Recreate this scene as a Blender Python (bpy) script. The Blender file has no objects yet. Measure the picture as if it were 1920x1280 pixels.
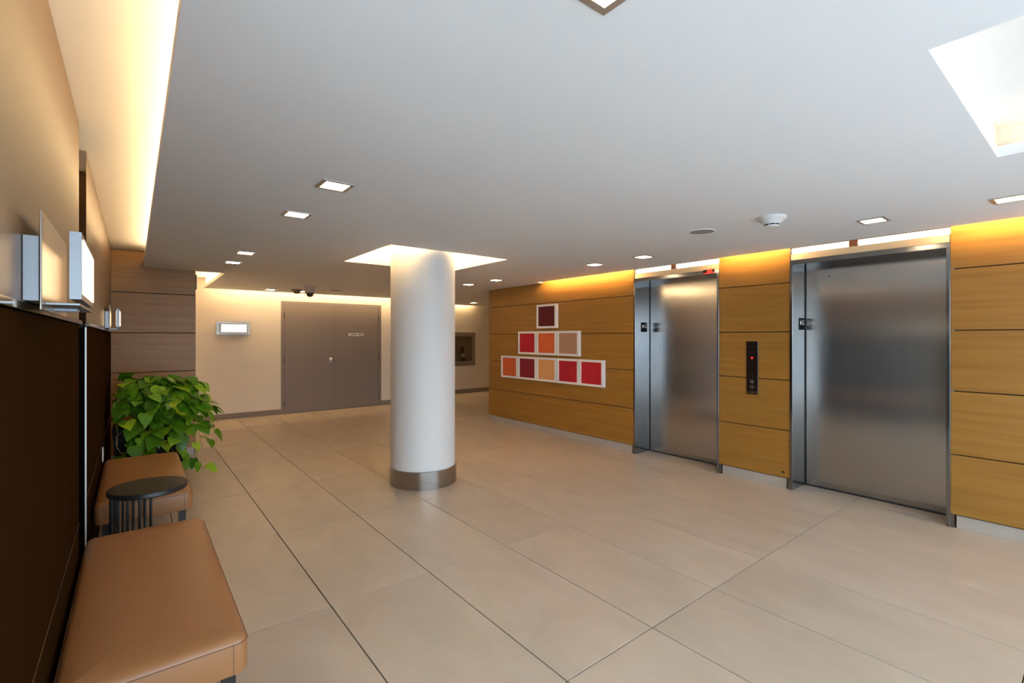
import bpy, bmesh, math, random
from mathutils import Vector, Matrix, Euler
random.seed(7)
R_ = math.radians
S = bpy.context.scene
COL = S.collection
PI = math.pi

# ------------------------------------------------------------------ camera, world, lights, exposure
cam_d = bpy.data.cameras.new('camera'); cam = bpy.data.objects.new('camera', cam_d); COL.objects.link(cam)
cam_d.sensor_width = 36.0; cam_d.lens = 895.0/1920.0*36.0; cam_d.shift_y = -7.5/1920.0
cam_d.clip_start = 0.02; cam_d.clip_end = 200
cam.location = (0, 0, 1.455); cam.rotation_euler = (PI/2, 0, -math.atan(710/895.0))
S.camera = cam
S.view_settings.view_transform = 'Standard'; S.view_settings.look = 'None'
S.view_settings.gamma = 1.0; S.view_settings.use_curve_mapping = False
S.view_settings.exposure = 0.05
S.cycles.use_denoising = True
S.cycles.max_bounces = 10; S.cycles.diffuse_bounces = 6; S.cycles.glossy_bounces = 5
S.cycles.transparent_max_bounces = 12
S.cycles.caustics_reflective = False; S.cycles.caustics_refractive = False
S.cycles.sample_clamp_indirect = 60.0

W = bpy.data.worlds.new('overcast_sky'); S.world = W; W.use_nodes = True
W.node_tree.nodes['Background'].inputs[0].default_value = (0.62, 0.81, 1.0, 1)
W.node_tree.nodes['Background'].inputs[1].default_value = 9.0

sun_d = bpy.data.lights.new('sun', 'SUN'); sun_d.energy = 52; sun_d.angle = R_(2); sun_d.color = (.44, .66, 1.0)
sun = bpy.data.objects.new('sun', sun_d); COL.objects.link(sun); sun.rotation_euler = Vector((-.52, .50, -.72)).to_track_quat('-Z', 'Y').to_euler()

WARM = (1.0, 0.69, 0.36)
def area(name, loc, sx, sy, direction, power, color=WARM, spread=180, portal=False):
    l = bpy.data.lights.new(name, 'AREA'); l.shape = 'RECTANGLE'; l.size = sx; l.size_y = sy
    l.energy = power; l.color = color; l.spread = R_(spread)
    o = bpy.data.objects.new(name, l); COL.objects.link(o); o.location = loc
    o.rotation_euler = Vector(direction).to_track_quat('-Z', 'Y').to_euler()
    if portal: l.cycles.is_portal = True
    return o
YL = .9                                      # near end of the left wall
YB = -2.6                                    # glazed entrance wall behind the camera
area('window_portal', (.7, YB-0.12, 1.15), 8.5, 2.3, (0, 1, 0), 1, portal=True)
def strip(name, a, b, w, direction, wpm, color=WARM, spread=180):
    """long narrow lamp from a to b (axis aligned)"""
    a = Vector(a); b = Vector(b); d = (b-a); L = d.length; c = (a+b)/2
    l = bpy.data.lights.new(name, 'AREA'); l.shape = 'RECTANGLE'; l.size = L; l.size_y = w
    l.energy = wpm*L; l.color = color; l.spread = R_(spread)
    o = bpy.data.objects.new(name, l); COL.objects.link(o); o.location = c
    z = -Vector(direction).normalized(); x = d.normalized(); y = z.cross(x).normalized(); z = x.cross(y)
    o.rotation_euler = Matrix((x, y, z)).transposed().to_euler()
    return o
strip('left_cove_lamp', (.27, YL+.05, 2.365), (.27, 6.6, 2.365), .04, (-.35, 0, 1), 5.5)
strip('far_cove_lamp', (1.06, 7.4, 2.365), (1.06, 9.4, 2.365), .04, (-.35, 0, 1), 8)
strip('far_slot_lamp', (1.0, 9.60, 2.43), (4.9, 9.60, 2.43), .05, (0, .4, -1), 6.5)
strip('corridor_slot_lamp', (5.4, 10.50, 2.42), (7.0, 10.50, 2.42), .04, (0, .1, -1), 8)
for ya, yb in ((YB+.1, .78), (1.93, 2.62), (3.75, 5.35)):
    strip('elevator_slot_lamp', (4.795, ya, 2.40), (4.795, yb, 2.40), .03, (1, 0, -.8), 16)
for x0, x1, y0, y1 in ((1.81, 3.14, 4.04, 5.25),):
    k = 9
    strip('column_cove_lamp', (x0-.08, y0, 2.36), (x0-.08, y1, 2.36), .04, (.5, 0, 1), k)
    strip('column_cove_lamp', (x1+.08, y0, 2.36), (x1+.08, y1, 2.36), .04, (-.5, 0, 1), k)
    strip('column_cove_lamp', (x0, y0-.08, 2.36), (x1, y0-.08, 2.36), .04, (0, .5, 1), k)
    strip('column_cove_lamp', (x0, y1+.08, 2.36), (x1, y1+.08, 2.36), .04, (0, -.5, 1), k)
strip('near_cove_lamp', (1.71, -.9, 2.36), (1.71, .05, 2.36), .04, (.4, 0, 1), 3)
strip('near_cove_lamp', (3.24, -.9, 2.36), (3.24, .3, 2.36), .04, (-.4, 0, 1), 1.0)  # weak right-hand strip, added to warm this side of the cove

# ------------------------------------------------------------------ materials
def lin(r, g, b):
    f = lambda c: (c/255/12.92 if c/255 <= .04045 else ((c/255+.055)/1.055)**2.4)
    return (f(r), f(g), f(b), 1)
class Mat:
    def __init__(s, name):
        s.m = bpy.data.materials.new(name); s.m.use_nodes = True
        s.t = s.m.node_tree; s.b = s.t.nodes['Principled BSDF']
    def n(s, typ, **kw):
        o = s.t.nodes.new(typ)
        for k, v in kw.items():
            if k in o.inputs: o.inputs[k].default_value = v
            else: setattr(o, k, v)
        return o
    def l(s, a, b): s.t.links.new(a, b)
    def set(s, **kw):
        for k, v in kw.items(): s.b.inputs[k.replace('_', ' ')].default_value = v
        return s
def plain(name, col, rough=.5, metal=0.0, spec=.5, coat=0.0, bump=0.0, bscale=60, var=0.0, vscale=3.0):
    M = Mat(name); M.set(Base_Color=col, Roughness=rough, Metallic=metal, Specular_IOR_Level=spec, Coat_Weight=coat)
    tc = M.n('ShaderNodeTexCoord')
    no = M.n('ShaderNodeTexNoise', Scale=vscale, Detail=3.0); M.l(tc.outputs['Object'], no.inputs['Vector'])
    rp = M.n('ShaderNodeMapRange'); rp.inputs['To Min'].default_value = 1-var; rp.inputs['To Max'].default_value = 1+var
    M.l(no.outputs['Fac'], rp.inputs['Value'])
    mx = M.n('ShaderNodeVectorMath', operation='SCALE'); mx.inputs[0].default_value = col[:3]
    M.l(rp.outputs[0], mx.inputs['Scale']); M.l(mx.outputs[0], M.b.inputs['Base Color'])
    if bump:
        n2 = M.n('ShaderNodeTexNoise', Scale=bscale, Detail=4.0); M.l(tc.outputs['Object'], n2.inputs['Vector'])
        bp = M.n('ShaderNodeBump', Strength=bump, Distance=.002); M.l(n2.outputs['Fac'], bp.inputs['Height'])
        M.l(bp.outputs[0], M.b.inputs['Normal'])
    return M.m
def emis(name, col, strength):
    M = Mat(name); M.set(Base_Color=(.8*col[0], .8*col[1], .8*col[2], 1), Emission_Color=col, Emission_Strength=strength); return M.m
def wood(name, c1, c2, rough=.38):
    M = Mat(name); M.set(Roughness=rough, Specular_IOR_Level=.4)
    tc = M.n('ShaderNodeTexCoord'); oi = M.n('ShaderNodeObjectInfo')
    mp = M.n('ShaderNodeMapping'); mp.inputs['Scale'].default_value = (1.1, 1.1, 26)
    ad = M.n('ShaderNodeVectorMath', operation='ADD')
    sc = M.n('ShaderNodeVectorMath', operation='SCALE'); sc.inputs[0].default_value = (31, 17, 9)
    M.l(oi.outputs['Random'], sc.inputs['Scale'])
    M.l(tc.outputs['Object'], mp.inputs['Vector']); M.l(mp.outputs[0], ad.inputs[0]); M.l(sc.outputs[0], ad.inputs[1])
    n1 = M.n('ShaderNodeTexNoise', Scale=1.0, Detail=6.0, Roughness=.6); M.l(ad.outputs[0], n1.inputs['Vector'])
    mp2 = M.n('ShaderNodeMapping'); mp2.inputs['Scale'].default_value = (2.5, 2.5, 190)
    M.l(tc.outputs['Object'], mp2.inputs['Vector'])
    n2 = M.n('ShaderNodeTexNoise', Scale=1.0, Detail=3.0); M.l(mp2.outputs[0], n2.inputs['Vector'])
    mixf = M.n('ShaderNodeMath', operation='MULTIPLY_ADD'); mixf.inputs[1].default_value = .35
    M.l(n2.outputs['Fac'], mixf.inputs[0]); M.l(n1.outputs['Fac'], mixf.inputs[2])
    rp = M.n('ShaderNodeValToRGB'); rp.color_ramp.elements[0].position = .45; rp.color_ramp.elements[1].position = .85
    rp.color_ramp.elements[0].color = c1; rp.color_ramp.elements[1].color = c2
    M.l(mixf.outputs[0], rp.inputs[0])
    hv = M.n('ShaderNodeHueSaturation'); M.l(rp.outputs[0], hv.inputs['Color'])
    mr = M.n('ShaderNodeMapRange'); mr.inputs['To Min'].default_value = .93; mr.inputs['To Max'].default_value = 1.07
    M.l(oi.outputs['Random'], mr.inputs['Value']); M.l(mr.outputs[0], hv.inputs['Value'])
    M.l(hv.outputs[0], M.b.inputs['Base Color'])
    bp = M.n('ShaderNodeBump', Strength=.08, Distance=.001); M.l(n2.outputs['Fac'], bp.inputs['Height']); M.l(bp.outputs[0], M.b.inputs['Normal'])
    return M.m
def stone(name, c1, c2, rough):
    M = Mat(name); M.set(Specular_IOR_Level=.5)
    tc = M.n('ShaderNodeTexCoord'); oi = M.n('ShaderNodeObjectInfo')
    ad = M.n('ShaderNodeVectorMath', operation='ADD')
    sc = M.n('ShaderNodeVectorMath', operation='SCALE'); sc.inputs[0].default_value = (53, 29, 11)
    M.l(oi.outputs['Random'], sc.inputs['Scale'])
    mp = M.n('ShaderNodeMapping'); mp.inputs['Scale'].default_value = (2.2, 1.0, 1.0)
    M.l(tc.outputs['Object'], mp.inputs['Vector']); M.l(mp.outputs[0], ad.inputs[0]); M.l(sc.outputs[0], ad.inputs[1])
    n1 = M.n('ShaderNodeTexNoise', Scale=1.6, Detail=7.0, Roughness=.62, Distortion=.8); M.l(ad.outputs[0], n1.inputs['Vector'])
    rp = M.n('ShaderNodeValToRGB'); rp.color_ramp.elements[0].position = .3; rp.color_ramp.elements[1].position = .72
    rp.color_ramp.elements[0].color = c1; rp.color_ramp.elements[1].color = c2
    M.l(n1.outputs['Fac'], rp.inputs[0])
    hv = M.n('ShaderNodeHueSaturation'); M.l(rp.outputs[0], hv.inputs['Color'])
    mr = M.n('ShaderNodeMapRange'); mr.inputs['To Min'].default_value = .96; mr.inputs['To Max'].default_value = 1.04
    M.l(oi.outputs['Random'], mr.inputs['Value']); M.l(mr.outputs[0], hv.inputs['Value'])
    M.l(hv.outputs[0], M.b.inputs['Base Color'])
    n2 = M.n('ShaderNodeTexNoise', Scale=5.0, Detail=5.0); M.l(ad.outputs[0], n2.inputs['Vector'])
    r2 = M.n('ShaderNodeMapRange'); r2.inputs['To Min'].default_value = rough-.07; r2.inputs['To Max'].default_value = rough+.07
    M.l(n2.outputs['Fac'], r2.inputs['Value']); M.l(r2.outputs[0], M.b.inputs['Roughness'])
    return M.m
def steel(name, col, rough, aniso=.0, rot=0.0, wave=0.0, streak=.05):
    M = Mat(name); M.set(Base_Color=col, Metallic=1.0, Roughness=rough, Anisotropic=aniso, Anisotropic_Rotation=rot)
    tc = M.n('ShaderNodeTexCoord')
    if aniso:
        tg = M.n('ShaderNodeTangent', direction_type='RADIAL', axis='Z'); M.l(tg.outputs[0], M.b.inputs['Tangent'])
    mp = M.n('ShaderNodeMapping'); mp.inputs['Scale'].default_value = (160, 160, 1.2)
    M.l(tc.outputs['Object'], mp.inputs['Vector'])
    n1 = M.n('ShaderNodeTexNoise', Scale=1.0, Detail=3.0); M.l(mp.outputs[0], n1.inputs['Vector'])
    r2 = M.n('ShaderNodeMapRange'); r2.inputs['To Min'].default_value = rough-streak; r2.inputs['To Max'].default_value = rough+streak
    M.l(n1.outputs['Fac'], r2.inputs['Value']); M.l(r2.outputs[0], M.b.inputs['Roughness'])
    if wave:
        mp2 = M.n('ShaderNodeMapping'); mp2.inputs['Scale'].default_value = (1.5, 1.5, .8)
        M.l(tc.outputs['Object'], mp2.inputs['Vector'])
        n2 = M.n('ShaderNodeTexNoise', Scale=1.6, Detail=1.0); M.l(mp2.outputs[0], n2.inputs['Vector'])
        bp = M.n('ShaderNodeBump', Strength=wave, Distance=.02); M.l(n2.outputs['Fac'], bp.inputs['Height']); M.l(bp.outputs[0], M.b.inputs['Normal'])
    return M.m
def glass_mat(name, tint=(1, 1, 1, 1), gloss=.05):
    M = Mat(name); t = M.t
    tr = M.n('ShaderNodeBsdfTransparent'); tr.inputs[0].default_value = tint
    gl = M.n('ShaderNodeBsdfGlossy'); gl.inputs['Roughness'].default_value = .02
    mx = M.n('ShaderNodeMixShader'); mx.inputs[0].default_value = gloss; M.l(tr.outputs[0], mx.inputs[1]); M.l(gl.outputs[0], mx.inputs[2])
    M.l(mx.outputs[0], t.nodes['Material Output'].inputs[0])
    return M.m
def leaf_mat(name):
    M = Mat(name); M.set(Roughness=.38, Specular_IOR_Level=.45)
    oi = M.n('ShaderNodeObjectInfo')
    rp = M.n('ShaderNodeValToRGB'); e = rp.color_ramp.elements
    e[0].position = 0; e[0].color = lin(58, 104, 16); e[1].position = 1; e[1].color = lin(178, 200, 48)
    a = rp.color_ramp.elements.new(.5); a.color = lin(92, 146, 24); a = rp.color_ramp.elements.new(.85); a.color = lin(128, 176, 36)
    M.l(oi.outputs['Random'], rp.inputs[0]); M.l(rp.outputs[0], M.b.inputs['Base Color'])
    tr = M.n('ShaderNodeBsdfTranslucent'); M.l(rp.outputs[0], tr.inputs[0])
    mx = M.n('ShaderNodeMixShader'); mx.inputs[0].default_value = .22
    M.l(M.b.outputs[0], mx.inputs[1]); M.l(tr.outputs[0], mx.inputs[2]); M.l(mx.outputs[0], M.t.nodes['Material Output'].inputs[0])
    return M.m

MT = dict(
    ceiling=plain('ceiling_paint', (.79, .81, .83, 1), .85, bump=.03, bscale=300),
    cove=plain('cove_paint', (.84, .82, .78, 1), .85),
    wall=plain('wall_paint', (.76, .68, .57, 1), .75, bump=.03, bscale=200),
    column=plain('column_paint', (.72, .69, .65, 1), .55, bump=.02, bscale=90),
    wood=wood('oak_veneer', lin(140, 96, 36), lin(157, 112, 47)),
    tile=stone('stone_tile', (.47, .385, .295, 1), (.56, .465, .365, 1), .36),
    base=stone('stone_base', (.37, .32, .265, 1), (.45, .39, .33, 1), .5),
    grout=plain('grout', (.045, .032, .025, 1), .9),
    steel=steel('brushed_steel', (.46, .45, .44, 1), .20, aniso=.85, rot=.0, wave=.05, streak=.012),
    jamb=steel('jamb_steel', (.25, .25, .25, 1), .17, aniso=.7, rot=.0, streak=.01),
    band=steel('band_steel', (.40, .37, .34, 1), .16, aniso=.6),
    chrome=steel('polished_steel', (.78, .77, .76, 1), .10, streak=.02),
    satin=steel('satin_aluminium', (.30, .30, .30, 1), .42),
    bronze=steel('brown_plate', (.36, .31, .26, 1), .3),
    upper=plain('brown_lacquer_upper', (.15, .092, .048, 1), .36, spec=.42, var=.05, bump=.02),
    lower=plain('brown_lacquer_lower', (.030, .013, .004, 1), .5, spec=.0, var=.08, bump=.02),
    mirror=steel('mirror_edge', (.42, .38, .34, 1), .05, streak=.01),
    black=plain('black_metal', (.012, .011, .011, 1), .4),
    darkwood=plain('dark_stained_wood', (.018, .013, .010, 1), .45),
    planter=plain('black_planter', (.010, .007, .006, 1), .6, spec=.15),
    soil=plain('potting_soil', (.03, .018, .01, 1), .95, bump=.6, bscale=60),
    leather=plain('tan_leather', (.345, .15, .055, 1), .38, spec=.45, bump=.12, bscale=420, var=.05, vscale=6),
    thread=plain('leather_seam', (.20, .09, .04, 1), .6),
    doorpaint=plain('taupe_door_paint', (.225, .180, .145, 1), .48, bump=.02, bscale=200),
    taupe=plain('taupe_base_paint', (.24, .19, .15, 1), .6),
    hinge=plain('bronze_hinge', (.10, .07, .05, 1), .4, metal=.6),
    brass=steel('satin_knob', (.65, .58, .48, 1), .25),
    white=plain('white_frame', (.80, .79, .77, 1), .5),
    plastic=plain('white_plastic', (.72, .71, .69, 1), .45),
    grille=plain('grey_grille', (.30, .29, .28, 1), .6),
    darkred=plain('panel_black', (.012, .006, .005, 1), .22, coat=.4),
    housing=plain('camera_housing', (.48, .44, .40, 1), .6),
    ring=steel('downlight_ring', (.62, .58, .53, 1), .45),
    joint=plain('dark_joint', (.035, .018, .008, 1), .8),
    pale=plain('pale_board', (.62, .47, .29, 1), .7, var=.1, vscale=8),
    brown=plain('brown_socket', (.22, .075, .03, 1), .6),
    green=leaf_mat('leaf_green'),
    stem=plain('vine_stem', lin(140, 130, 60), .6),
    drystem=plain('dry_stem', lin(150, 125, 85), .7),
    glass=glass_mat('window_glass'),
    smoke=glass_mat('cabinet_glass', (.75, .75, .72, 1)),
    bubble=glass_mat('dome_plastic', (.8, .8, .8, 1)),
    extred=plain('extinguisher_red', (.25, .02, .015, 1), .35),
    paving=plain('outdoor_paving', (.16, .16, .16, 1), .9),
    led=emis('downlight_glow', (1.0, .74, .46, 1), 40.0),
    tube=emis('lamp_tube_glow', (1.0, .86, .62, 1), 4.5),
    sconce=emis('sconce_glow', (1.0, .86, .66, 1), 1.3),
    sconceback=emis('sconce_back_glow', (1.0, .70, .40, 1), 3.5),
    redled=emis('red_lamp', (1.0, .02, .015, 1), 2.5),
    redbtn=emis('red_button', (1.0, .03, .03, 1), .4),
    signblack=plain('sign_black', (.006, .006, .006, 1), .8, spec=.1),
    signwhite=plain('sign_white', (.85, .85, .85, 1), .5),
)

# ------------------------------------------------------------------ geometry helpers
class B:
    """collects shapes in one bmesh"""
    def __init__(s): s.bm = bmesh.new()
    def box(s, x0, x1, y0, y1, z0, z1, bev=0.0, seg=1):
        b2 = bmesh.new()
        v = [b2.verts.new(p) for p in ((x0,y0,z0),(x1,y0,z0),(x1,y1,z0),(x0,y1,z0),(x0,y0,z1),(x1,y0,z1),(x1,y1,z1),(x0,y1,z1))]
        for f in ((3,2,1,0),(4,5,6,7),(0,1,5,4),(1,2,6,5),(2,3,7,6),(3,0,4,7)): b2.faces.new([v[i] for i in f])
        if bev: bmesh.ops.bevel(b2, geom=list(b2.edges), offset=bev, segments=seg, affect='EDGES', profile=.5)
        s._merge(b2); return s
    def _merge(s, b2, mat=None):
        if mat is not None: bmesh.ops.transform(b2, matrix=mat, verts=b2.verts)
        me = bpy.data.meshes.new('tmp'); b2.to_mesh(me); b2.free(); s.bm.from_mesh(me); bpy.data.meshes.remove(me)
    def lathe(s, prof, c=(0,0,0), n=32, axis='Z', closed=False):
        """prof: list of (r, h)"""
        rings = []
        for r, h in prof:
            ring = []
            if r < 1e-6: ring = [s.bm.verts.new(s._ax(0, 0, h, c, axis))]
            else:
                for i in range(n):
                    a = 2*PI*i/n; ring.append(s.bm.verts.new(s._ax(r*math.cos(a), r*math.sin(a), h, c, axis)))
            rings.append(ring)
        for p, q in zip(rings, rings[1:]):
            if len(p) == 1 and len(q) == 1: continue
            for i in range(n):
                j = (i+1) % n
                if len(p) == 1: s.bm.faces.new((p[0], q[j], q[i]))
                elif len(q) == 1: s.bm.faces.new((p[i], p[j], q[0]))
                else: s.bm.faces.new((p[i], p[j], q[j], q[i]))
        return s
    def _ax(s, x, y, h, c, axis):
        if axis == 'Z': p = (x, y, h)
        elif axis == 'X': p = (h, x, y)
        else: p = (x, h, y)
        return (p[0]+c[0], p[1]+c[1], p[2]+c[2])
    def tube(s, pts, r, n=6):
        pts = [Vector(p) for p in pts]; rings = []
        for i, p in enumerate(pts):
            d = (pts[min(i+1, len(pts)-1)]-pts[max(i-1, 0)]).normalized()
            up = Vector((0,0,1)) if abs(d.z) < .9 else Vector((1,0,0))
            a = d.cross(up).normalized(); b = d.cross(a)
            rr = r[i] if isinstance(r, (list, tuple)) else r
            rings.append([s.bm.verts.new(p+a*rr*math.cos(2*PI*k/n)+b*rr*math.sin(2*PI*k/n)) for k in range(n)])
        for p, q in zip(rings, rings[1:]):
            for k in range(n): s.bm.faces.new((p[k], p[(k+1)%n], q[(k+1)%n], q[k]))
        s.bm.faces.new(rings[0][::-1]); s.bm.faces.new(rings[-1]); return s
    def poly(s, pts, depth):
        """flat polygon (list of 3-D points) extruded by vector depth"""
        a = [s.bm.verts.new(p) for p in pts]; b = [s.bm.verts.new(Vector(p)+Vector(depth)) for p in pts]
        s.bm.faces.new(a[::-1]); s.bm.faces.new(b)
        for i in range(len(a)):
            j = (i+1) % len(a); s.bm.faces.new((a[i], a[j], b[j], b[i]))
        return s
    def out(s, name, mat, parent=None, smooth=False, loc=None, kind=None):
        bmesh.ops.recalc_face_normals(s.bm, faces=s.bm.faces)
        me = bpy.data.meshes.new(name); s.bm.to_mesh(me); s.bm.free()
        me.materials.append(MT[mat] if isinstance(mat, str) else mat)
        if smooth:
            for p in me.polygons: p.use_smooth = True
            try: me.set_sharp_from_angle(angle=R_(38))
            except Exception: pass
        o = bpy.data.objects.new(name, me); COL.objects.link(o)
        if parent: o.parent = parent
        if loc: o.location = loc
        if kind: o['kind'] = kind
        return o
def bx(name, mat, dims, parent=None, bev=0.0, kind=None, loc=None, seg=1):
    return B().box(*dims, bev=bev, seg=seg).out(name, mat, parent, kind=kind, loc=loc, smooth=False)
def thing(name, label, cat, loc=(0,0,0), group=None):
    o = bpy.data.objects.new(name, None); COL.objects.link(o); o.location = loc; o.empty_display_size = .1
    return tag(o, label, cat, group)
def tag(o, label, cat, group=None):
    o['label'] = label; o['category'] = cat
    if group: o['group'] = group
    return o
def slab(name, mat, include, xs, ys, z0, z1, kind=None, parent=None):
    """cell grid slab with holes; include(xc, yc) -> bool; only outer faces"""
    bm = bmesh.new(); xs = sorted(set(xs)); ys = sorted(set(ys)); V = {}
    def v(i, j, z):
        if (i,j,z) not in V: V[(i,j,z)] = bm.verts.new((xs[i], ys[j], z))
        return V[(i,j,z)]
    nx, ny = len(xs)-1, len(ys)-1
    inc = lambda i, j: 0 <= i < nx and 0 <= j < ny and include((xs[i]+xs[i+1])/2, (ys[j]+ys[j+1])/2)
    for i in range(nx):
        for j in range(ny):
            if not inc(i, j): continue
            for z in (z0, z1): bm.faces.new((v(i,j,z), v(i+1,j,z), v(i+1,j+1,z), v(i,j+1,z)))
            if not inc(i-1,j): bm.faces.new((v(i,j,z0), v(i,j+1,z0), v(i,j+1,z1), v(i,j,z1)))
            if not inc(i+1,j): bm.faces.new((v(i+1,j,z0), v(i+1,j+1,z0), v(i+1,j+1,z1), v(i+1,j,z1)))
            if not inc(i,j-1): bm.faces.new((v(i,j,z0), v(i+1,j,z0), v(i+1,j,z1), v(i,j,z1)))
            if not inc(i,j+1): bm.faces.new((v(i,j+1,z0), v(i+1,j+1,z0), v(i+1,j+1,z1), v(i,j+1,z1)))
    b = B(); b.bm.free(); b.bm = bm
    return b.out(name, mat, parent, kind=kind)

# ------------------------------------------------------------------ the room
ZC, ZT = 2.29, 2.47           # ceiling, cove ceiling
XW, XL = 4.92, -.20           # elevator wall, left wall face
XD = 5.22                     # elevator doors
YE, YF, YK = 7.10, 9.80, 10.55 # wood end wall, far wall with door, corridor wall
E1, E2 = (2.643, 3.729), (.795, 1.911)   # elevator openings along Y
XR = 8.2

# floor: dark bed and stone tiles 0.6 x 1.2
floor = bx('floor', 'grout', (-3.7, XR, YB-.1, YK+.1, -.12, -.006), kind='structure')
tile_me = None
for i in range(-8, 13):
    for j in range(-4, 8):
        x0 = .84+.6*i; y0 = 1.44+1.2*j; x1 = x0+.6; y1 = y0+1.2
        if x0 > XR-.05 or y0 > YK: continue
        if x0 >= 5.3 and y1 < 6.9: continue
        if x1 <= .6 and y0 > YE: continue
        if x1 < -.19 and y0 > YL: continue
        if y1 < YB: continue
        if tile_me is None:
            o = bx('tile', 'tile', (-.2973, .2973, -.5975, .5975, -.006, 0), floor, bev=.0012)
            tile_me = o.data
        else:
            o = bpy.data.objects.new('tile', tile_me); COL.objects.link(o); o.parent = floor
        o.location = ((x0+x1)/2, (y0+y1)/2, random.uniform(-.0003, 0))

# ceiling slab (5 cm) with the cove openings
CO = [(1.81, 3.14, 4.04, 5.25), (1.81, 3.14, -.93, .335)]
def cinc(x, y):
    for a, b, c, d in CO:
        if a < x < b and c < y < d: return False
    if y < YE-.0:
        if y < YL: return x < 4.82
        if x < .094: return False
        if x > 4.82 and y < 5.45: return False
        if x > XW and y < 6.86: return False
        return True
    if x < .60: return False
    if x < .935 and y > 7.2: return False
    if x < 4.95: return y < YF-.25
    return y < YK-.10
ceil = slab('ceiling', 'ceiling', cinc, [-3.6,-.2,.094,.60,.935,1.81,3.14,4.82,XW,4.95,XR], [YB,YL,-.93,.335,4.04,5.25,5.45,6.86,YE,7.2,YF-.25,YK-.10], ZC, ZC+.05, kind='structure')
bx('upper_ceiling', 'cove', (-3.7, XR, YB, YK+.2, ZT, ZT+.08), ceil)
# walls of the cove cavities
for n, (a, b, c, d) in enumerate(CO):
    e = .16
    for dims in ((a-e-.03, a-e, c-e, d+(e if n == 0 else .02)), (b+e, b+e+.03, c-e, d+(e if n == 0 else .02)), (a-e, b+e, c-e-.03, c-e), (a-e, b+e, d+(e if n == 0 else .02), d+(e if n == 0 else .02)+.03)):
        bx('cove_side', 'cove', (*dims, ZC+.05, ZT), ceil)
bx('cove_side', 'cove', (.36, .39, YL, YE, ZC+.05, ZT), ceil)
bx('cove_side', 'cove', (1.16, 1.19, 7.2, YF, ZC+.05, ZT), ceil)
bx('cove_side', 'cove', (.6, 1.19, 7.17, 7.2, ZC+.05, ZT), ceil)
bx('cove_side', 'cove', (.95, 5.0, YF-.36, YF-.34, ZC+.05, ZT), ceil)
bx('cove_side', 'cove', (4.70, 4.72, YB, 5.5, ZC+.05, ZT), ceil)
bx('cove_side', 'cove', (4.72, XW, 5.45, 5.47, ZC+.05, ZT), ceil)
bx('cove_side', 'cove', (5.0, XR, YK-.24, YK-.22, ZC+.05, ZT), ceil)

# left wall: brown lacquered panels in two bays, three tiers
bx('cove_side', 'cove', (-.3, .39, YL-.03, YL, ZC+.05, ZT), ceil)
wl = bx('wall_left', 'black', (-.42, -.30, YL, YE, 0, ZT), kind='structure')
bays = [(YL, 3.02), (3.47, YE)]
for k, (y0, y1) in enumerate(bays):
    bx('upper_panel', 'upper', (-.30, XL, y0, y1, 1.535, ZT-.004), wl, bev=.002)
    bx('middle_panel', 'lower', (-.30, XL, y0, y1, .59, 1.515), wl, bev=.002)
    bx('lower_panel', 'lower', (-.30, XL, y0, y1, .0, .578), wl, bev=.002)
    bx('seam_strip', 'chrome', (-.30, XL+.001, y0, y1, .579, .589), wl)
    if k:
        bx('mirror_edge', 'mirror', (-.30, XL-.001, y0-.004, y0-.0005, .0, ZT-.004), wl)
        bx('chrome_edge', 'ring', (XL-.006, XL+.001, y0-.005, y0+.001, .0, 1.51), wl)
for k, (y0, y1) in enumerate(bays):
    bx('trim_%d' % (k+1), 'chrome', (-.30, XL+.012, y0, y1, 1.516, 1.534), kind='structure', bev=.001)

# wood end wall (left end of the lobby)
ZJ = [.10, .56, 1.045, 1.51, 1.98]
def wood_bank(parent, axis, a0, a1, face, top):
    zs = ZJ+[top]
    for z0, z1 in zip(zs, zs[1:]):
        if axis == 'Y': bx('wood_panel', 'wood', (face, face+.025, a0, a1, z0+.004, z1-.004), parent, bev=.0015)
        else: bx('wood_panel', 'wood', (a0, a1, face, face+.025, z0+.004, z1-.004), parent, bev=.0015)
we = bx('wall_end', 'joint', (-.42, .60, YE+.025, YE+.20, 0, ZT), kind='structure')
wood_bank(we, 'X', XL, .607, YE, ZT-.003)
bx('wood_panel', 'wood', (.60, .608, YE+.026, YE+.2, .1, ZT-.003), we)
bx('baseboard_end', 'base', (XL, .59, YE+.005, YE+.024, 0, .1), kind='structure')

# far part
wf = B().box(.45, 2.19, YF, YF+.12, 0, ZT).box(4.18, 5.05, YF, YF+.12, 0, ZT).box(2.19, 4.18, YF, YF+.12, 2.15, ZT).out('wall_far', 'wall', kind='structure')
bx('wall_far_left', 'wall', (.45, .60, YE+.2, YF, 0, ZT), kind='structure')
bx('baseboard_far_left', 'taupe', (.60, .612, YE+.2, YF, 0, .1), kind='structure')
bx('baseboard_far', 'taupe', (.612, 2.19, YF-.012, YF, 0, .1), kind='structure', bev=.002)
bx('baseboard_far.001', 'taupe', (4.18, 5.05, YF-.012, YF, 0, .1), kind='structure', bev=.002)
bx('wall_far_jog', 'wall', (4.95, 5.05, YF+.12, YK, 0, ZT), kind='structure')
FC = (6.22, 7.02, .83, 1.49)      # opening of the fire hose cabinet
wk = B().box(4.95, FC[0], YK, YK+.12, 0, ZT).box(FC[1], XR, YK, YK+.12, 0, ZT).box(FC[0], FC[1], YK, YK+.12, 0, FC[2]).box(FC[0], FC[1], YK, YK+.12, FC[3], ZT).out('wall_corridor', 'wall', kind='structure')
bx('baseboard_corridor', 'taupe', (5.05, XR, YK-.014, YK, 0, .11), kind='structure', bev=.002)
bx('wall_corridor_end', 'wall', (XR-.02, XR+.1, 6.6, YK, 0, ZT), kind='structure')

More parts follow.
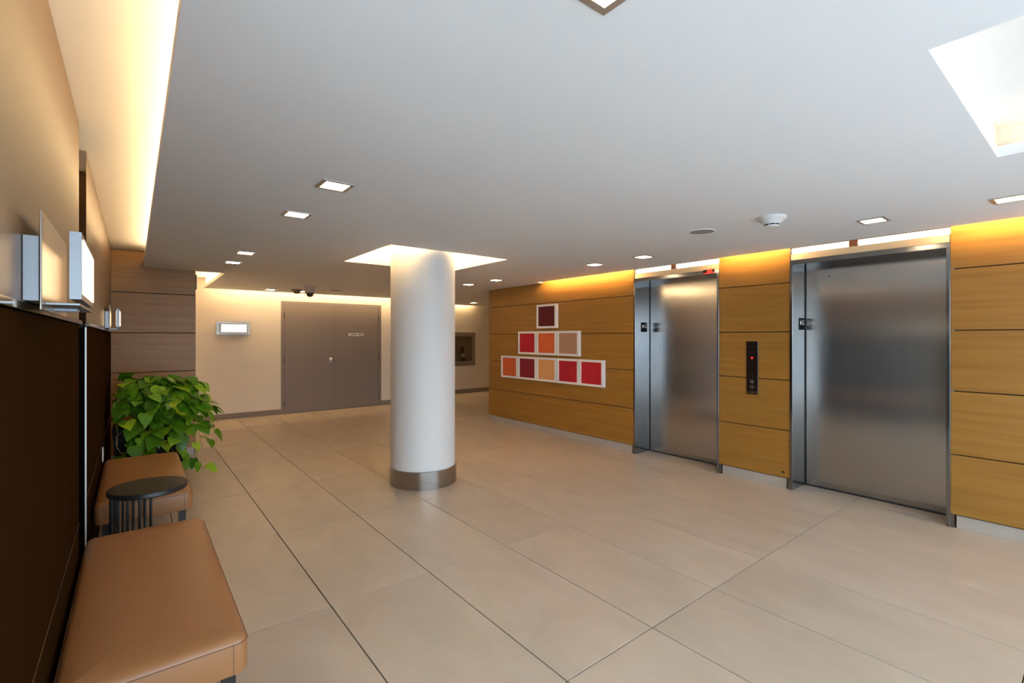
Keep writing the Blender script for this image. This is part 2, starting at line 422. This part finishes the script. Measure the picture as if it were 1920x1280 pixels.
# elevator wall
wr = B()
wr.box(XW+.025, XD+.1, 3.762, 6.84, 0, ZT).box(XW+.025, XD+.1, 1.94, 2.61, 0, ZT).box(XW+.025, XD+.1, YB, .762, 0, ZT)
wr.box(XW+.09, XD+.1, E1[0]-.04, E1[1]+.04, 2.24, ZT).box(XW+.09, XD+.1, E2[0]-.04, E2[1]+.04, 2.24, ZT)
wr = wr.out('wall_right', 'joint', kind='structure')
segs = [(3.742, 6.86), (1.926, 2.630), (-1.2, .780), (YB, -1.208)]
for a0, a1 in segs: wood_bank(wr, 'Y', a0, a1, XW, ZT-.003)
bx('wood_panel', 'wood', (XW+.026, XD+.1, 6.84, 6.86, .1, ZT-.003), wr)
k = 1
bb = None
for a0, a1, cuts in ((3.775, 6.85, (5.3,)), (1.958, 2.6, (2.28,)), (YB, .748, (-.4, -1.6))):
    pts = [a0]+sorted(cuts)+[a1]
    if bb is None: bb = bx('baseboard_right', 'base', (XW+.012, XW+.025, a0, pts[1]-.001, 0, .095), kind='structure', bev=.001); rest = list(zip(pts[1:], pts[2:]))
    else: rest = list(zip(pts, pts[1:]))
    for p, q in rest: bx('base_stone', 'base', (XW+.012, XW+.025, p+.001, q-.001, 0, .095), bb, bev=.001)
bx('wall_corridor_side', 'wall', (XD+.1, XR, 6.70, 6.86, 0, ZT), kind='structure')

# glazed wall behind the camera and the paving outside
wb = B().box(5.0, 5.4, YB-.15, YB, 0, ZT).box(-3.7, 5.0, YB-.15, YB, 2.3, ZT).out('wall_back', 'wall', kind='structure')
bx('wall_side', 'wall', (-3.7, -3.55, YB, YL, 0, ZT), kind='structure')
bx('wall_return', 'wall', (-3.7, -.30, YL, YL+.12, 0, ZT), kind='structure')
for k in range(6):
    x0 = -3.4+1.4*k; x1 = x0+1.4
    w = B()
    for d in ((x0, x0+.05, 0, 2.3), (x1-.05, x1, 0, 2.3), (x0+.05, x1-.05, 0, .08), (x0+.05, x1-.05, 2.24, 2.3)):
        w.box(d[0], d[1], YB-.11, YB-.03, d[2], d[3], bev=.003)
    w = w.out('window_%d' % (k+1), 'satin', kind='structure')
    bx('pane', 'glass', (x0+.05, x1-.05, YB-.074, YB-.066, .08, 2.24), w)
bx('paving', 'paving', (-20, 25, -40, YB-.16, -.12, -.02), kind='structure')

# ------------------------------------------------------------------ elevators
def elevator(n, y0, y1):
    root = bx('door_%d' % n, 'steel', (XD, XD+.03, y0+.01, y1-.021, .012, 2.16), kind='structure', bev=.001)
    bx('door_gap', 'black', (XD+.002, XD+.03, y1-.0205, y1-.0115, .012, 2.16), root)
    # jambs and casing
    bx('far_jamb', 'jamb', (XW-.008, XD+.03, y1-.011, y1+.012, 0, 2.147), root, bev=.001)
    bx('near_jamb', 'jamb', (XW-.008, XD+.03, y0-.014, y0+.009, 0, 2.147), root, bev=.001)
    bx('header', 'jamb', (XW-.004, XD-.001, y0-.014, y1+.012, 2.147, 2.19), root, bev=.001)
    bx('header_board', 'pale', (XW+.012, XW+.03, y0-.01, y1+.01, 2.19, 2.252), root)
    bx('sill', 'black', (XD-.012, XD+.04, y0+.01, y1-.012, -.001, .011), root)
    bx('far_casing_foot', 'jamb', (XW+.004, XW+.024, y1+.012, y1+.036, 0, .1), root)
    bx('near_casing_foot', 'jamb', (XW+.004, XW+.024, y0-.038, y0-.014, 0, .1), root)
    return root
d1 = elevator(1, *E1); d2 = elevator(2, *E2)
B().lathe([(0, -.004), (.006, -.004), (.007, 0), (.007, .004)], (XD, 1.69, 2.04), 12, 'X').out('keyhole', 'black', d2)
B().lathe([(0, -.02), (.011, -.02), (.013, -.012), (.013, .0)], (XD, E1[0]+.035, 2.01), 14, 'X').out('door_lock', 'chrome', d1, smooth=True)
# lamp tubes with brown sockets seen above the headers
def lamp_tube(y0, y1, ys, label):
    t = thing('lamp_tube', label, 'lamp', (XW+.055, ys, 2.256))
    B().lathe([(0, y0), (.026, y0), (.026, ys-.034), (0, ys-.034)], (0, -ys, .028), 12, 'Y').out('tube', 'tube', t, smooth=True)
    B().lathe([(0, ys+.034), (.026, ys+.034), (.026, y1), (0, y1)], (0, -ys, .028), 12, 'Y').out('tube', 'tube', t, smooth=True)
    bx('socket', 'brown', (-.03, .03, -.033, .033, -.002, .062), t, bev=.003)
lamp_tube(E1[0]-.01, E1[1]+.01, 3.20, 'glowing lamp tube with a brown socket above the narrower elevator left of the call panel')
lamp_tube(E2[0]-.01, E2[1]+.01, 1.42, 'glowing lamp tube with a brown socket above the elevator right of the call panel')

# star G signs on the jambs
def star(cx, cz, r):
    return [(cx+(r if i % 2 == 0 else r*.42)*math.sin(PI*i/5), cz+(r if i % 2 == 0 else r*.42)*math.cos(PI*i/5)) for i in range(10)]
def g_sign(y, x0, x1, z0, z1, label):
    t = thing('floor_sign', label, 'sign', ((x0+x1)/2, y, z0), 'black star G floor signs')
    w = (x1-x0)/2; h = z1-z0
    bx('plate', 'signblack', (-w, w, -.003, 0, 0, h), t)
    B().poly([(x, -.003, z) for x, z in star(-w*.42, h*.60, w*.48)], (0, -.001, 0)).out('star', 'signwhite', t)
    cu = bpy.data.curves.new('letter', 'FONT'); cu.body = 'G'; cu.size = h*.62; cu.extrude = .0006; cu.align_x = 'CENTER'; cu.align_y = 'CENTER'
    co = bpy.data.objects.new('tmp', cu); COL.objects.link(co); bpy.context.view_layer.update()
    me = bpy.data.meshes.new_from_object(co.evaluated_get(bpy.context.evaluated_depsgraph_get())); bpy.data.objects.remove(co)
    me.materials.clear(); me.materials.append(MT['signwhite'])
    for v in me.vertices: v.co.x *= .78
    g = bpy.data.objects.new('letter', me); COL.objects.link(g); g.parent = t
    g.location = (w*.48, -.0036, h*.60); g.rotation_euler = (PI/2, 0, 0)
    t['label'] = label
    del t['group']
g_sign(E1[1]-.011, 5.035, 5.153, 1.525, 1.645, 'black star G floor sign on the jamb of the left elevator')
g_sign(E2[1]-.011, 5.066, 5.190, 1.530, 1.645, 'black star G floor sign on the jamb of the right elevator')

# red lantern on the header
t = thing('elevator_lantern', 'small red lit indicator on the steel header over the left elevator', 'indicator light', (XW-.004, 2.73, 2.150))
B().poly([(-.001, .075, .003), (-.001, .03, .012), (-.001, .024, .036), (-.001, .004, .044), (-.001, -.022, .036), (-.001, -.034, .010), (-.001, -.045, .003)], (-.012, 0, 0)).out('lens', 'redled', t)
bx('back_plate', 'black', (-.001, .003, -.05, .08, 0, .046), t)

# call panel between the elevators
t = thing('call_panel', 'tall black elevator call panel with red light on wood pillar between elevators', 'call panel', (XW, 2.278, .879))
bx('plate', 'darkred', (-.008, 0, -.058, .058, .0, .536), t, bev=.002)
bx('lower_plate', 'band', (-.0095, -.008, -.055, .055, .004, .03), t)
def btn(name, z, r, mat, d=.006, parent=t):
    return B().lathe([(0, -.008-d), (r*.85, -.008-d), (r, -.008-d*.6), (r, -.008)], (0, 0, z), 16, 'X').out(name, mat, parent, smooth=True)
btn('red_light', .37, .012, 'redbtn'); btn('dark_button', .315, .016, 'signblack'); btn('key_switch', .19, .009, 'chrome')
for z in (.13, .075):
    b = B()
    b.lathe([(.011, -.008), (.011, -.014), (.018, -.014), (.018, -.008)], (0, 0, z), 20, 'X'); o = b.out('button_ring', 'satin', t, smooth=True)
    btn('button', z, .0105, 'black', .003)
for z in (.515, .022): btn('screw', z, .004, 'chrome', .002)
for z in (.485, .43): bx('engraved_line', 'hinge', (-.0086, -.008, -.04, .04, z, z+.003), t)
t = tag(B().lathe([(0, -.006), (.008, -.006), (.011, -.002), (.011, 0)], (XW, 1.985, .155), 12, 'X').out('door_bumper', 'black', smooth=True), 'tiny dark round stud low on the wood pillar between elevators', 'stud')

# ------------------------------------------------------------------ double door
df = B()
y = YF
df.box(2.19, 2.25, y-.004, y+.10, 0, 2.15).box(4.12, 4.18, y-.004, y+.10, 0, 2.15).box(2.25, 4.12, y-.004, y+.10, 2.10, 2.15)
df = df.out('door_3', 'doorpaint', kind='structure')
mid = 3.185
for k, (x0, x1) in enumerate(((2.253, mid-.002), (mid+.002, 4.117))):
    leaf = bx('door_leaf', 'doorpaint', (x0, x1, y+.002, y+.046, .008, 2.097), df, bev=.001)
    hx = x0-.002 if k == 0 else x1+.002
    for z in (.20, 1.03, 1.87):
        B().lathe([(0, -.055), (.008, -.055), (.008, .055), (0, .055)], (hx, y-.005, z), 10).out('hinge', 'hinge', leaf, smooth=True)
    if k == 0:
        B().lathe([(0, -.055), (.018, -.055), (.026, -.045), (.022, -.03), (.010, -.022), (.010, -.006), (.032, -.004), (.032, .002)], (x1-.065, y, 1.02), 20, 'Y').out('knob', 'brass', leaf, smooth=True)
        bx('lever_plate', 'brass', (x1-.1, x1-.03, y-.003, y+.001, .965, .975), leaf)
    else:
        pl = bx('name_plate', 'white', (3.475, 3.785, y-.002, y+.002, 1.488, 1.54), leaf)
        # the print on the plate is too small to read in the photo: only its dark strokes
        b = B(); x = 3.505
        for wd, gap in ((.022, .008), (.02, .006), (.024, .008), (.018, .006), (.026, .03), (.022, .006), (.03, .006), (.026, .01)):
            b.box(x, x+wd, y-.0026, y-.002, 1.503, 1.526); x += wd+gap
        o = b.out('lettering', 'signblack', leaf); o['kind'] = 'stuff'
bx('threshold', 'black', (2.25, 4.12, y+.0, y+.10, 0, .007), df)
bx('meeting_strip', 'hinge', (mid-.0018, mid+.0018, y+.006, y+.04, .01, 2.09), df)

# ------------------------------------------------------------------ column
t = thing('column', 'round white column with a steel band at its foot, standing mid lobby', 'column', (2.315, 4.376, 0))
B().lathe([(.322, .15), (.322, ZT-.002)], (0,0,0), 96).out('shaft', 'column', t, smooth=True)
B().lathe([(.322, .172), (.334, .172), (.336, .170), (.336, .0), (.322, 0)], (0,0,0), 96).out('base_band', 'band', t, smooth=True)

# ------------------------------------------------------------------ ceiling fittings
def downlight(x, y, label):
    t = thing('downlight', label, 'ceiling light', (x, y, ZC), 'square recessed downlights')
    h, q = .083, .062
    b = B()
    for d in ((-h, -q, -h, h), (q, h, -h, h), (-q, q, -h, -q), (-q, q, q, h)): b.box(d[0], d[1], d[2], d[3], -.006, .0)
    b.out('trim_ring', 'ring', t)
    bx('diffuser', 'led', (-q, q, -q, q), t) if False else B().box(-q, q, -q, q, -.0045, -.0005).out('diffuser', 'led', t)
    return t
LX, RX = .867, 4.13
for x, y, lb in (
    (LX, .735, 'square recessed downlight cut by the top edge of the photo'),
    (LX, 2.66, 'square downlight in the left ceiling row, largest one fully in view'),
    (LX, 3.44, 'square downlight in the left ceiling row, second largest, behind the largest'),
    (LX, 5.32, 'right one of the two small downlights near the wood end wall'),
    (LX, 6.08, 'left one of the two small downlights near the wood end wall'),
    (RX, .385, 'square downlight at the right edge of the photo above the wood panels'),
    (RX, 1.065, 'square downlight above the right elevator, right of the smoke detector'),
    (RX, 3.02, 'square downlight in front of the left elevator, left of the flat round speaker'),
    (RX, 3.69, 'square downlight above the coloured wall squares, beside the left elevator'),
    (RX, 5.58, 'square downlight right of the column, right one of the two close to it'),
    (RX, 6.31, 'square downlight right of the column, left one of the two close to it'),
    (1.87, 9.12, 'square downlight near the far wall, left of the dark smoke detector'),
    (2.42, 9.12, 'square downlight half hidden behind the dome camera'),
    (6.40, 9.55, 'square downlight in the corridor above the fire hose cabinet')):
    o = downlight(x, y, lb); del o['group']
def smoke_detector(x, y, label, mat='plastic'):
    t = thing('smoke_detector', label, 'smoke detector', (x, y, ZC))
    B().lathe([(.090, 0), (.090, -.012), (.080, -.022), (.058, -.040), (.050, -.052)], n=32).out('base', mat, t, smooth=True)
    B().lathe([(.040, -.045), (.040, -.062)], n=24).out('vent_band', 'black', t, smooth=True)
    B().lathe([(.048, -.060), (.044, -.068), (.02, -.074), (0, -.074)], n=24).out('cap', mat, t, smooth=True)
    for k in range(6):
        a = k*PI/3; bx('rib', mat, (.038*math.cos(a)-.004, .038*math.cos(a)+.008, .038*math.sin(a)-.004, .038*math.sin(a)+.004, -.062, -.050), t)
smoke_detector(3.47, 1.475, 'white smoke detector on the ceiling between the elevators')
smoke_detector(2.23, 8.85, 'smoke detector on the far ceiling, left of the dome camera', 'taupe')
def speaker(x, y, r, label):
    t = thing('ceiling_speaker', label, 'speaker', (x, y, ZC))
    B().lathe([(r, 0), (r, -.006), (r*.93, -.008), (r*.90, -.004)], n=40).out('rim', 'plastic', t, smooth=True)
    B().lathe([(r*.91, -.005), (0, -.0055)], n=40).out('grille', 'grille', t, smooth=True)
speaker(3.505, 2.015, .10, 'flat round grey ceiling speaker left of the smoke detector near the elevators')
speaker(2.80, 8.55, .12, 'flat round ceiling disc near the double door, right of dome camera')
t = thing('dome_camera', 'dome security camera hanging from ceiling above the double door', 'camera', (2.26, 8.16, ZC))
B().lathe([(.085, 0), (.085, -.085), (.080, -.10), (.072, -.105)], n=32).out('housing', 'housing', t, smooth=True)
B().lathe([(.072, -.10), (.070, -.135), (.055, -.165), (.03, -.182), (0, -.188)], n=32).out('bubble', 'bubble', t, smooth=True)
B().lathe([(.05, -.108), (.052, -.14), (.04, -.160), (.02, -.170), (0, -.172)], n=24).out('lens_unit', 'black', t, smooth=True)
# dark slim box beside the wood end wall corner
t = tag(bx('slim_box', 'black', (.606, .622, 7.13, 7.40, 2.06, 2.24), bev=.002), 'dark slim box on the corner of the wood end wall near the ceiling', 'box')

# ------------------------------------------------------------------ wall sconces (local: wall plane x=0 facing +x, length along y, z up)
def sconce(loc, rotz, label):
    t = thing('wall_sconce', label, 'wall light', loc); t.rotation_euler = (0, 0, rotz)
    bx('back_box', 'satin', (0, .030, -.245, .245, .012, .165), t, bev=.002)
    bx('back_plate', 'bronze', (.031, .035, -.26, .26, -.008, .222), t, bev=.001)
    bx('tray', 'satin', (.035, .098, -.215, .215, .006, .012), t, bev=.001)
    fr = B()
    L, H0, H1 = .215, .022, .187
    for d in ((-L, -L+.018, H0, H1), (L-.018, L, H0, H1), (-L+.018, L-.018, H0, H0+.014), (-L+.018, L-.018, H1-.014, H1)):
        fr.box(.078, .100, d[0], d[1], d[2], d[3])
    fr.out('front_frame', 'satin', t)
    bx('diffuser', 'sconce', (.088, .103, -L+.019, L-.019, H0+.015, H1-.015), t)
    bx('rear_diffuser', 'sconceback', (.0765, .087, -L+.022, L-.022, H0+.018, H1-.018), t)
    for s in (-.03, .03): bx('bracket', 'satin', (.035, .08, s-.008, s+.008, .0, .0055), t)
    return t
sconce((XL, 1.795, 1.527), 0, 'steel wall light with glowing front at the left edge, nearest the camera')
sconce((XL, 5.86, 1.527), 0, 'small distant wall light on the left wall just before the wood end wall')
sconce((1.40, YF, 1.515), -PI/2, 'wall light with a glowing panel on far wall left of the double door')

# ------------------------------------------------------------------ framed colour squares
ART = {'top': (1.595, [(5.32, 'dark maroon', lin(92, 8, 22), 'alone at the top of the pyramid')]),
       'mid': (1.19, [(5.77, 'red', lin(186, 20, 36), 'left one of the middle row'), (5.32, 'orange', lin(214, 98, 48), 'centre one of the middle row'), (4.865, 'taupe', lin(172, 132, 104), 'right one of the middle row')]),
       'low': (.79, [(6.225, 'orange', lin(208, 92, 48), 'leftmost of the bottom row'), (5.77, 'maroon', lin(128, 12, 32), 'second of the bottom row'), (5.32, 'pale tan', lin(220, 158, 100), 'middle one of the bottom row'), (4.865, 'red', lin(178, 18, 34), 'fourth of the bottom row beside the rightmost one'), (4.42, 'bright red', lin(188, 20, 36), 'rightmost of the bottom row')])}
for row, (z, items) in ART.items():
    for y, cn, c, where in items:
        t = thing('framed_art', '%s square in a white frame, %s' % (cn, where), 'wall art', (XW, y, z), 'white framed colour squares on the wood wall')
        w, h, bd = .218, .36, .034
        fr = B()
        for d in ((-w, -w+bd, 0, h), (w-bd, w, 0, h), (-w+bd, w-bd, 0, bd*.9), (-w+bd, w-bd, h-bd*.9, h)): fr.box(-.045, 0, d[0], d[1], d[2], d[3])
        fr.out('frame', 'white', t)
        m = plain('canvas_'+cn.replace(' ', '_'), c, .8, bump=.1, bscale=500)
        bx('canvas', m, (-.036, -.030, -w+bd-.001, w-bd+.001, bd*.9-.001, h-bd*.9+.001), t)

# ------------------------------------------------------------------ fire hose cabinet with an extinguisher
t = thing('fire_hose_cabinet', 'recessed glass fronted fire cabinet with taupe frame in corridor wall', 'cabinet', (6.62, YK, .72))
fr = B(); w = .49
for d in ((-w, -w+.10, 0, .87), (w-.10, w, 0, .87), (-w+.10, w-.10, 0, .11), (-w+.10, w-.10, .77, .87)): fr.box(d[0], d[1], -.02, 0, d[2], d[3], bev=.002)
fr.out('frame', 'taupe', t)
bk = B(); bk.box(-.4, .4, .20, .21, .11, .77).box(-.4, -.393, .0, .2, .11, .77).box(.393, .4, .0, .2, .11, .77).box(-.393, .393, .0, .2, .11, .117).box(-.393, .393, .0, .2, .763, .77)
bk.out('liner', 'pale', t)
bx('glass_pane', 'smoke', (-.389, .389, -.012, -.008, .112, .768), t)
bx('glass_bead', 'black', (.380, .389, -.016, -.0125, .112, .768), t)
B().tube([(-.2+.12*math.cos(a), .1+.03*math.sin(3*a), .5+.12*math.sin(a)) for a in [i*PI/12 for i in range(0, 25)]], .02, 8).out('hose', 'grille', t, smooth=True)
t = thing('fire_extinguisher', 'fire extinguisher standing inside the glass fronted cabinet', 'fire extinguisher', (6.80, YK+.105, .838))
B().lathe([(0, 0), (.058, 0), (.065, .01), (.065, .22), (.05, .27), (.022, .295), (.022, .31), (0, .31)], n=24).out('body', 'extred', t, smooth=True)
B().lathe([(.0655, .10), (.0655, .20)], n=24).out('body_label', 'white', t, smooth=True)
bx('valve', 'black', (-.02, .02, -.02, .02, .31, .345), t); bx('handle', 'black', (-.085, .03, -.012, .012, .345, .362), t, bev=.003)
B().tube([(-.02, 0, .33), (-.07, -.02, .30), (-.085, -.02, .22), (-.08, -.02, .12)], .011, 8).out('nozzle_hose', 'black', t, smooth=True)

# ------------------------------------------------------------------ benches
def rounded_seat(b, w, l, r, prof):
    """stacked rounded rectangles: prof = list of (inset, z); closed below and above"""
    rings = []
    for ins, z in prof:
        rr = max(.004, r-ins); ring = []
        for cx, cy, a0 in ((1, 1, 0), (-1, 1, 90), (-1, -1, 180), (1, -1, 270)):
            for k in range(7):
                a = R_(a0+15*k); ring.append(b.bm.verts.new((cx*(w/2-ins-rr)+rr*math.cos(a), cy*(l/2-ins-rr)+rr*math.sin(a), z)))
        rings.append(ring)
    for p, q in zip(rings, rings[1:]):
        for k in range(len(p)): b.bm.faces.new((p[k], p[(k+1) % len(p)], q[(k+1) % len(p)], q[k]))
    b.bm.faces.new(rings[0][::-1]); b.bm.faces.new(rings[-1])
def bench(yc, label):
    W_, L_ = .49, 1.37
    t = thing('bench', label, 'bench', (.062, yc, 0))
    b = B(); rounded_seat(b, W_, L_, .035, [(.05,.327),(.006,.327),(.001,.331),(0,.338),(0,.425),(.003,.437),(.010,.447),(.021,.453),(.05,.459),(.10,.463),(.16,.465),(.21,.466)]); b.out('seat', 'leather', t, smooth=True)
    zz = .430
    ring = []
    for cx, cy, a0 in ((1, 1, 0), (-1, 1, 90), (-1, -1, 180), (1, -1, 270)):
        for k in range(6):
            a = R_(a0+18*k); ring.append((cx*(W_/2-.035)+.0352*math.cos(a), cy*(L_/2-.035)+.0352*math.sin(a), zz))
    ring.append(ring[0])
    s = B().tube(ring, .0016, 5); s.out('top_seam', 'thread', t, smooth=True)
    for sx in (-1, 1):
        for sy in (-1, 1):
            x = sx*(W_/2-.045); y = sy*(L_/2+.0004)
            B().tube([(x, y, .335), (x, y, .428)], .0014, 5).out('corner_seam', 'thread', t)
            B().tube([(sx*(W_/2+.0004), sy*(L_/2-.045), .335), (sx*(W_/2+.0004), sy*(L_/2-.045), .428)], .0014, 5).out('corner_seam', 'thread', t)
            lx = sx*(W_/2-.055); ly = sy*(L_/2-.045)
            lb = B(); lb.box(lx-.02, lx+.02, ly-.02, ly+.02, 0, .327)
            for v in lb.bm.verts:
                if v.co.z < .01: v.co.x = lx+(v.co.x-lx)*.8; v.co.y = ly+(v.co.y-ly)*.8
            lb.out('leg', 'darkwood', t)
    for sy in (-1, 1):
        bx('frame_rail', 'darkwood', (-W_/2+.075, W_/2-.075, sy*(L_/2-.22)-.009, sy*(L_/2-.22)+.009, .305, .326), t)
bench(2.505, 'tan leather bench nearest the camera, in front of the round side table')
bench(4.455, 'tan leather bench farther back, between side table and potted plant')

# ------------------------------------------------------------------ round side table with rods on the wall side
t = thing('side_table', 'small round black side table on thin metal rods between the two benches', 'side table', (.072, 3.575, 0))
B().lathe([(0, .545), (.188, .545), (.194, .550), (.194, .571), (.191, .575), (0, .575)], n=56).out('tabletop', 'black', t, smooth=True)
B().lathe([(.185, 0), (.185, .012), (.178, .014), (0, .014)], n=48).out('base_plate', 'black', t, smooth=True)
for k, a in enumerate((185, 95, 115, 135, 155, 215, 235, 255, 272)):
    a = R_(a); rr = .0068 if k else .011
    B().lathe([(rr, .013), (rr, .546)], (.170*math.cos(a), .170*math.sin(a), 0), 10).out('rod', 'black', t, smooth=True)

# ------------------------------------------------------------------ potted pothos
PX, PY = .13, 5.98
t = thing('potted_plant', 'bushy trailing green pothos in a black planter beside the wood wall', 'plant', (PX, PY, 0))
pl = B()
z = .0
def ring_box(b, h0, h1, z0, z1, th):
    for s in (0,): pass
b2 = B()
o0, o1, i1 = .235, .285, .265
def sq(h, z): return [b2.bm.verts.new((sx*h, sy*h, z)) for sx, sy in ((-1,-1),(1,-1),(1,1),(-1,1))]
r0 = sq(o0, 0); r1 = sq(o1, .60); r2 = sq(i1, .60); r3 = sq(i1-.01, .54)
b2.bm.faces.new(r0[::-1])
for p, q in ((r0, r1), (r1, r2), (r2, r3)):
    for i in range(4): b2.bm.faces.new((p[i], p[(i+1)%4], q[(i+1)%4], q[i]))
b2.out('planter', 'planter', t)
bx('soil', 'soil', (-.26, .26, -.26, .26, .52, .55), t)
# leaf blade: heart shape, folded along its midrib, tip curling down
def leaf_mesh(bm, M=None, s=1.0):
    half = [(0, 0), (-.06, .22), (.10, .39), (.34, .41), (.62, .28), (.86, .10), (1.02, 0)]   # (along, across)
    mids = [0, .0, .12, .33, .60, .84, 1.0]
    def P(u, w, side):
        zz = .16*abs(w) - .30*max(0, u-.15)**1.8
        return Vector((u, side*w, zz))*s
    mid = [bm.verts.new(P(u, 0, 1)) for u in mids]
    vs = list(mid)
    for side in (1, -1):
        e = [mid[0]]+[bm.verts.new(P(u, w, side)) for u, w in half[1:-1]]+[mid[-1]]
        vs += e[1:-1]
        for i in range(len(half)-1):
            q = [mid[i], e[i], e[i+1], mid[i+1]]
            u = []
            for v in q:
                if v not in u: u.append(v)
            if side < 0: u = u[::-1]
            if len(u) > 2: bm.faces.new(u)
    if M is not None: bmesh.ops.transform(bm, matrix=M, verts=vs)
leaf_meshes = []
b = bmesh.new(); leaf_mesh(b); lm = bpy.data.meshes.new('leaf'); b.to_mesh(lm); b.free(); lm.materials.append(MT['green'])
for p in lm.polygons: p.use_smooth = True
rnd = random.Random(23)
spots = []
def ok(p):
    w = p+Vector((PX, PY, 0))
    if w.x < XL+.09 or w.y > YE-.12 or w.z < .06: return False
    if w.y < 5.24 and w.z < .6: return False
    if w.x < .66 and w.y > YE-.12: return False
    return not (max(abs(p.x), abs(p.y)) < .30 and p.z < .60)
def ok2(q):
    e = q[0]+Vector((math.cos(q[1]), math.sin(q[1]), 0))*q[2]
    return ok(q[0]) and e.x+PX > XL+.05 and e.y+PY < YE-.04 and not (e.y+PY < 5.2 and e.z < .6)
vn = 0
for k in range(64):
    az = rnd.uniform(0, 2*PI) if k < 20 else R_(rnd.uniform(165, 330))
    reach = rnd.uniform(.30, .56); top = rnd.uniform(.80, 1.06); end = rnd.uniform(.42, .85) if k % 4 else rnd.uniform(.28, .5)
    if k < 6: reach = rnd.uniform(.1, .3); top = rnd.uniform(1.0, 1.1); end = .9
    d = Vector((math.cos(az), math.sin(az), 0))
    st = Vector((rnd.uniform(-.12, .12), rnd.uniform(-.12, .12), .55))
    pts = []
    for i in range(11):
        u = i/10
        p = st*(1-u)**2 + d*reach*(u**.8)
        zz = .55+(top-.55)*math.sin(min(u/.55, 1)*PI/2) if u < .55 else top+(end-top)*((u-.55)/.45)**1.5
        p.z = zz
        w = p.x+PX
        if w < XL+.07: p.x = XL+.07-PX+rnd.uniform(0, .02)
        if p.y+PY > YE-.1: p.y = YE-.1-PY
        pts.append(p)
    if max(abs(pts[-1].x), abs(pts[-1].y)) < .31 and pts[-1].z < .62:
        for p in pts[7:]: p.z = max(p.z, .66)
    B().tube(pts, [.004-.0002*i for i in range(11)], 5).out('vine', 'stem', t, smooth=True)
    for q in range(11):
        u = .30+.07*q+rnd.uniform(-.03, .03); i = min(9, int(u*10)); f = u*10-i
        p = pts[i].lerp(pts[min(10, i+1)], f)
        off = d.cross(Vector((0,0,1)))*rnd.choice((-1, 1))*rnd.uniform(.02, .10)+d*rnd.uniform(.0, .05)+Vector((0,0,rnd.uniform(-.02, .04)))
        spots.append((p+off, az+rnd.uniform(-.9, .9), rnd.uniform(.11, .155), rnd.uniform(.1, 1.05) if u > .55 else rnd.uniform(-.1, .6)))
# two long trailing vines low on the right and left
for pts, mt in (([(.27, -.27, .60), (.34, -.33, .50), (.36, -.36, .35), (.36, -.38, .22), (.40, -.40, .17), (.45, -.42, .19)], 'stem'),
            ([(-.14, -.20, .60), (-.20, -.34, .84), (-.235, -.42, .90), (-.24, -.46, .82), (-.20, -.46, .77)], 'drystem'),
            ([(-.20, -.30, .60), (-.25, -.38, .56), (-.25, -.42, .48), (-.22, -.45, .42), (-.10, -.45, .40), (.0, -.42, .42)], 'drystem')):
    B().tube(pts, .0035, 5).out('vine', mt, t, smooth=True)
for p, az, s, dr in (((.33, -.36, .27), 250, .11, 1.0), ((.36, -.39, .23), 290, .10, 1.2), ((.44, -.42, .20), 330, .13, .6), ((.34, -.34, .42), 320, .10, .9),
                  ((-.16, -.45, .80), 200, .14, .6), ((-.18, -.46, .74), 215, .13, 1.1)):
    spots.insert(0, (Vector(p), R_(az), s, dr))
spots = [q for q in spots if ok2(q)]
first = spots[:6]; rest = spots[6:]
rest.sort(key=lambda q: -(q[0].z*.55 - q[0].y + .25*q[0].x))      # nearest the camera and highest first
spots = first+rest
extra = bmesh.new()
for i, (p, az, s, droop) in enumerate(spots):
    e = Euler((rnd.uniform(-.5, .5), droop, az), 'XYZ')
    if i < 300:
        o = bpy.data.objects.new('leaf', lm); COL.objects.link(o); o.parent = t; o.location = p; o.rotation_euler = e; o.scale = (s, s*1.05, s)
    else:
        leaf_mesh(extra, Matrix.Translation(p) @ e.to_matrix().to_4x4() @ Matrix.Scale(s, 4))
me = bpy.data.meshes.new('inner_leaves'); extra.to_mesh(me); extra.free(); me.materials.append(MT['green'])
if len(me.vertices):
    o = bpy.data.objects.new('inner_leaves', me); COL.objects.link(o); o.parent = t; o['kind'] = 'stuff'

# ------------------------------------------------------------------ small things
t = thing('wall_outlet', 'small white wall outlet low on the left wall behind the farther bench', 'outlet', (XL, 5.16, .44))
bx('cover_plate', 'plastic', (0, .008, -.036, .036, 0, .115), t, bev=.002)
for z in (.032, .07): bx('socket', 'grille', (.008, .0095, -.015, .015, z, z+.02), t)
t = tag(B().box(-.03, .03, -.02, .02, 0, .045, bev=.004).out('door_stop', 'hinge', loc=(1.0, 9.05, 0)), 'small brown block on the floor behind the plant near the far wall', 'door stop')
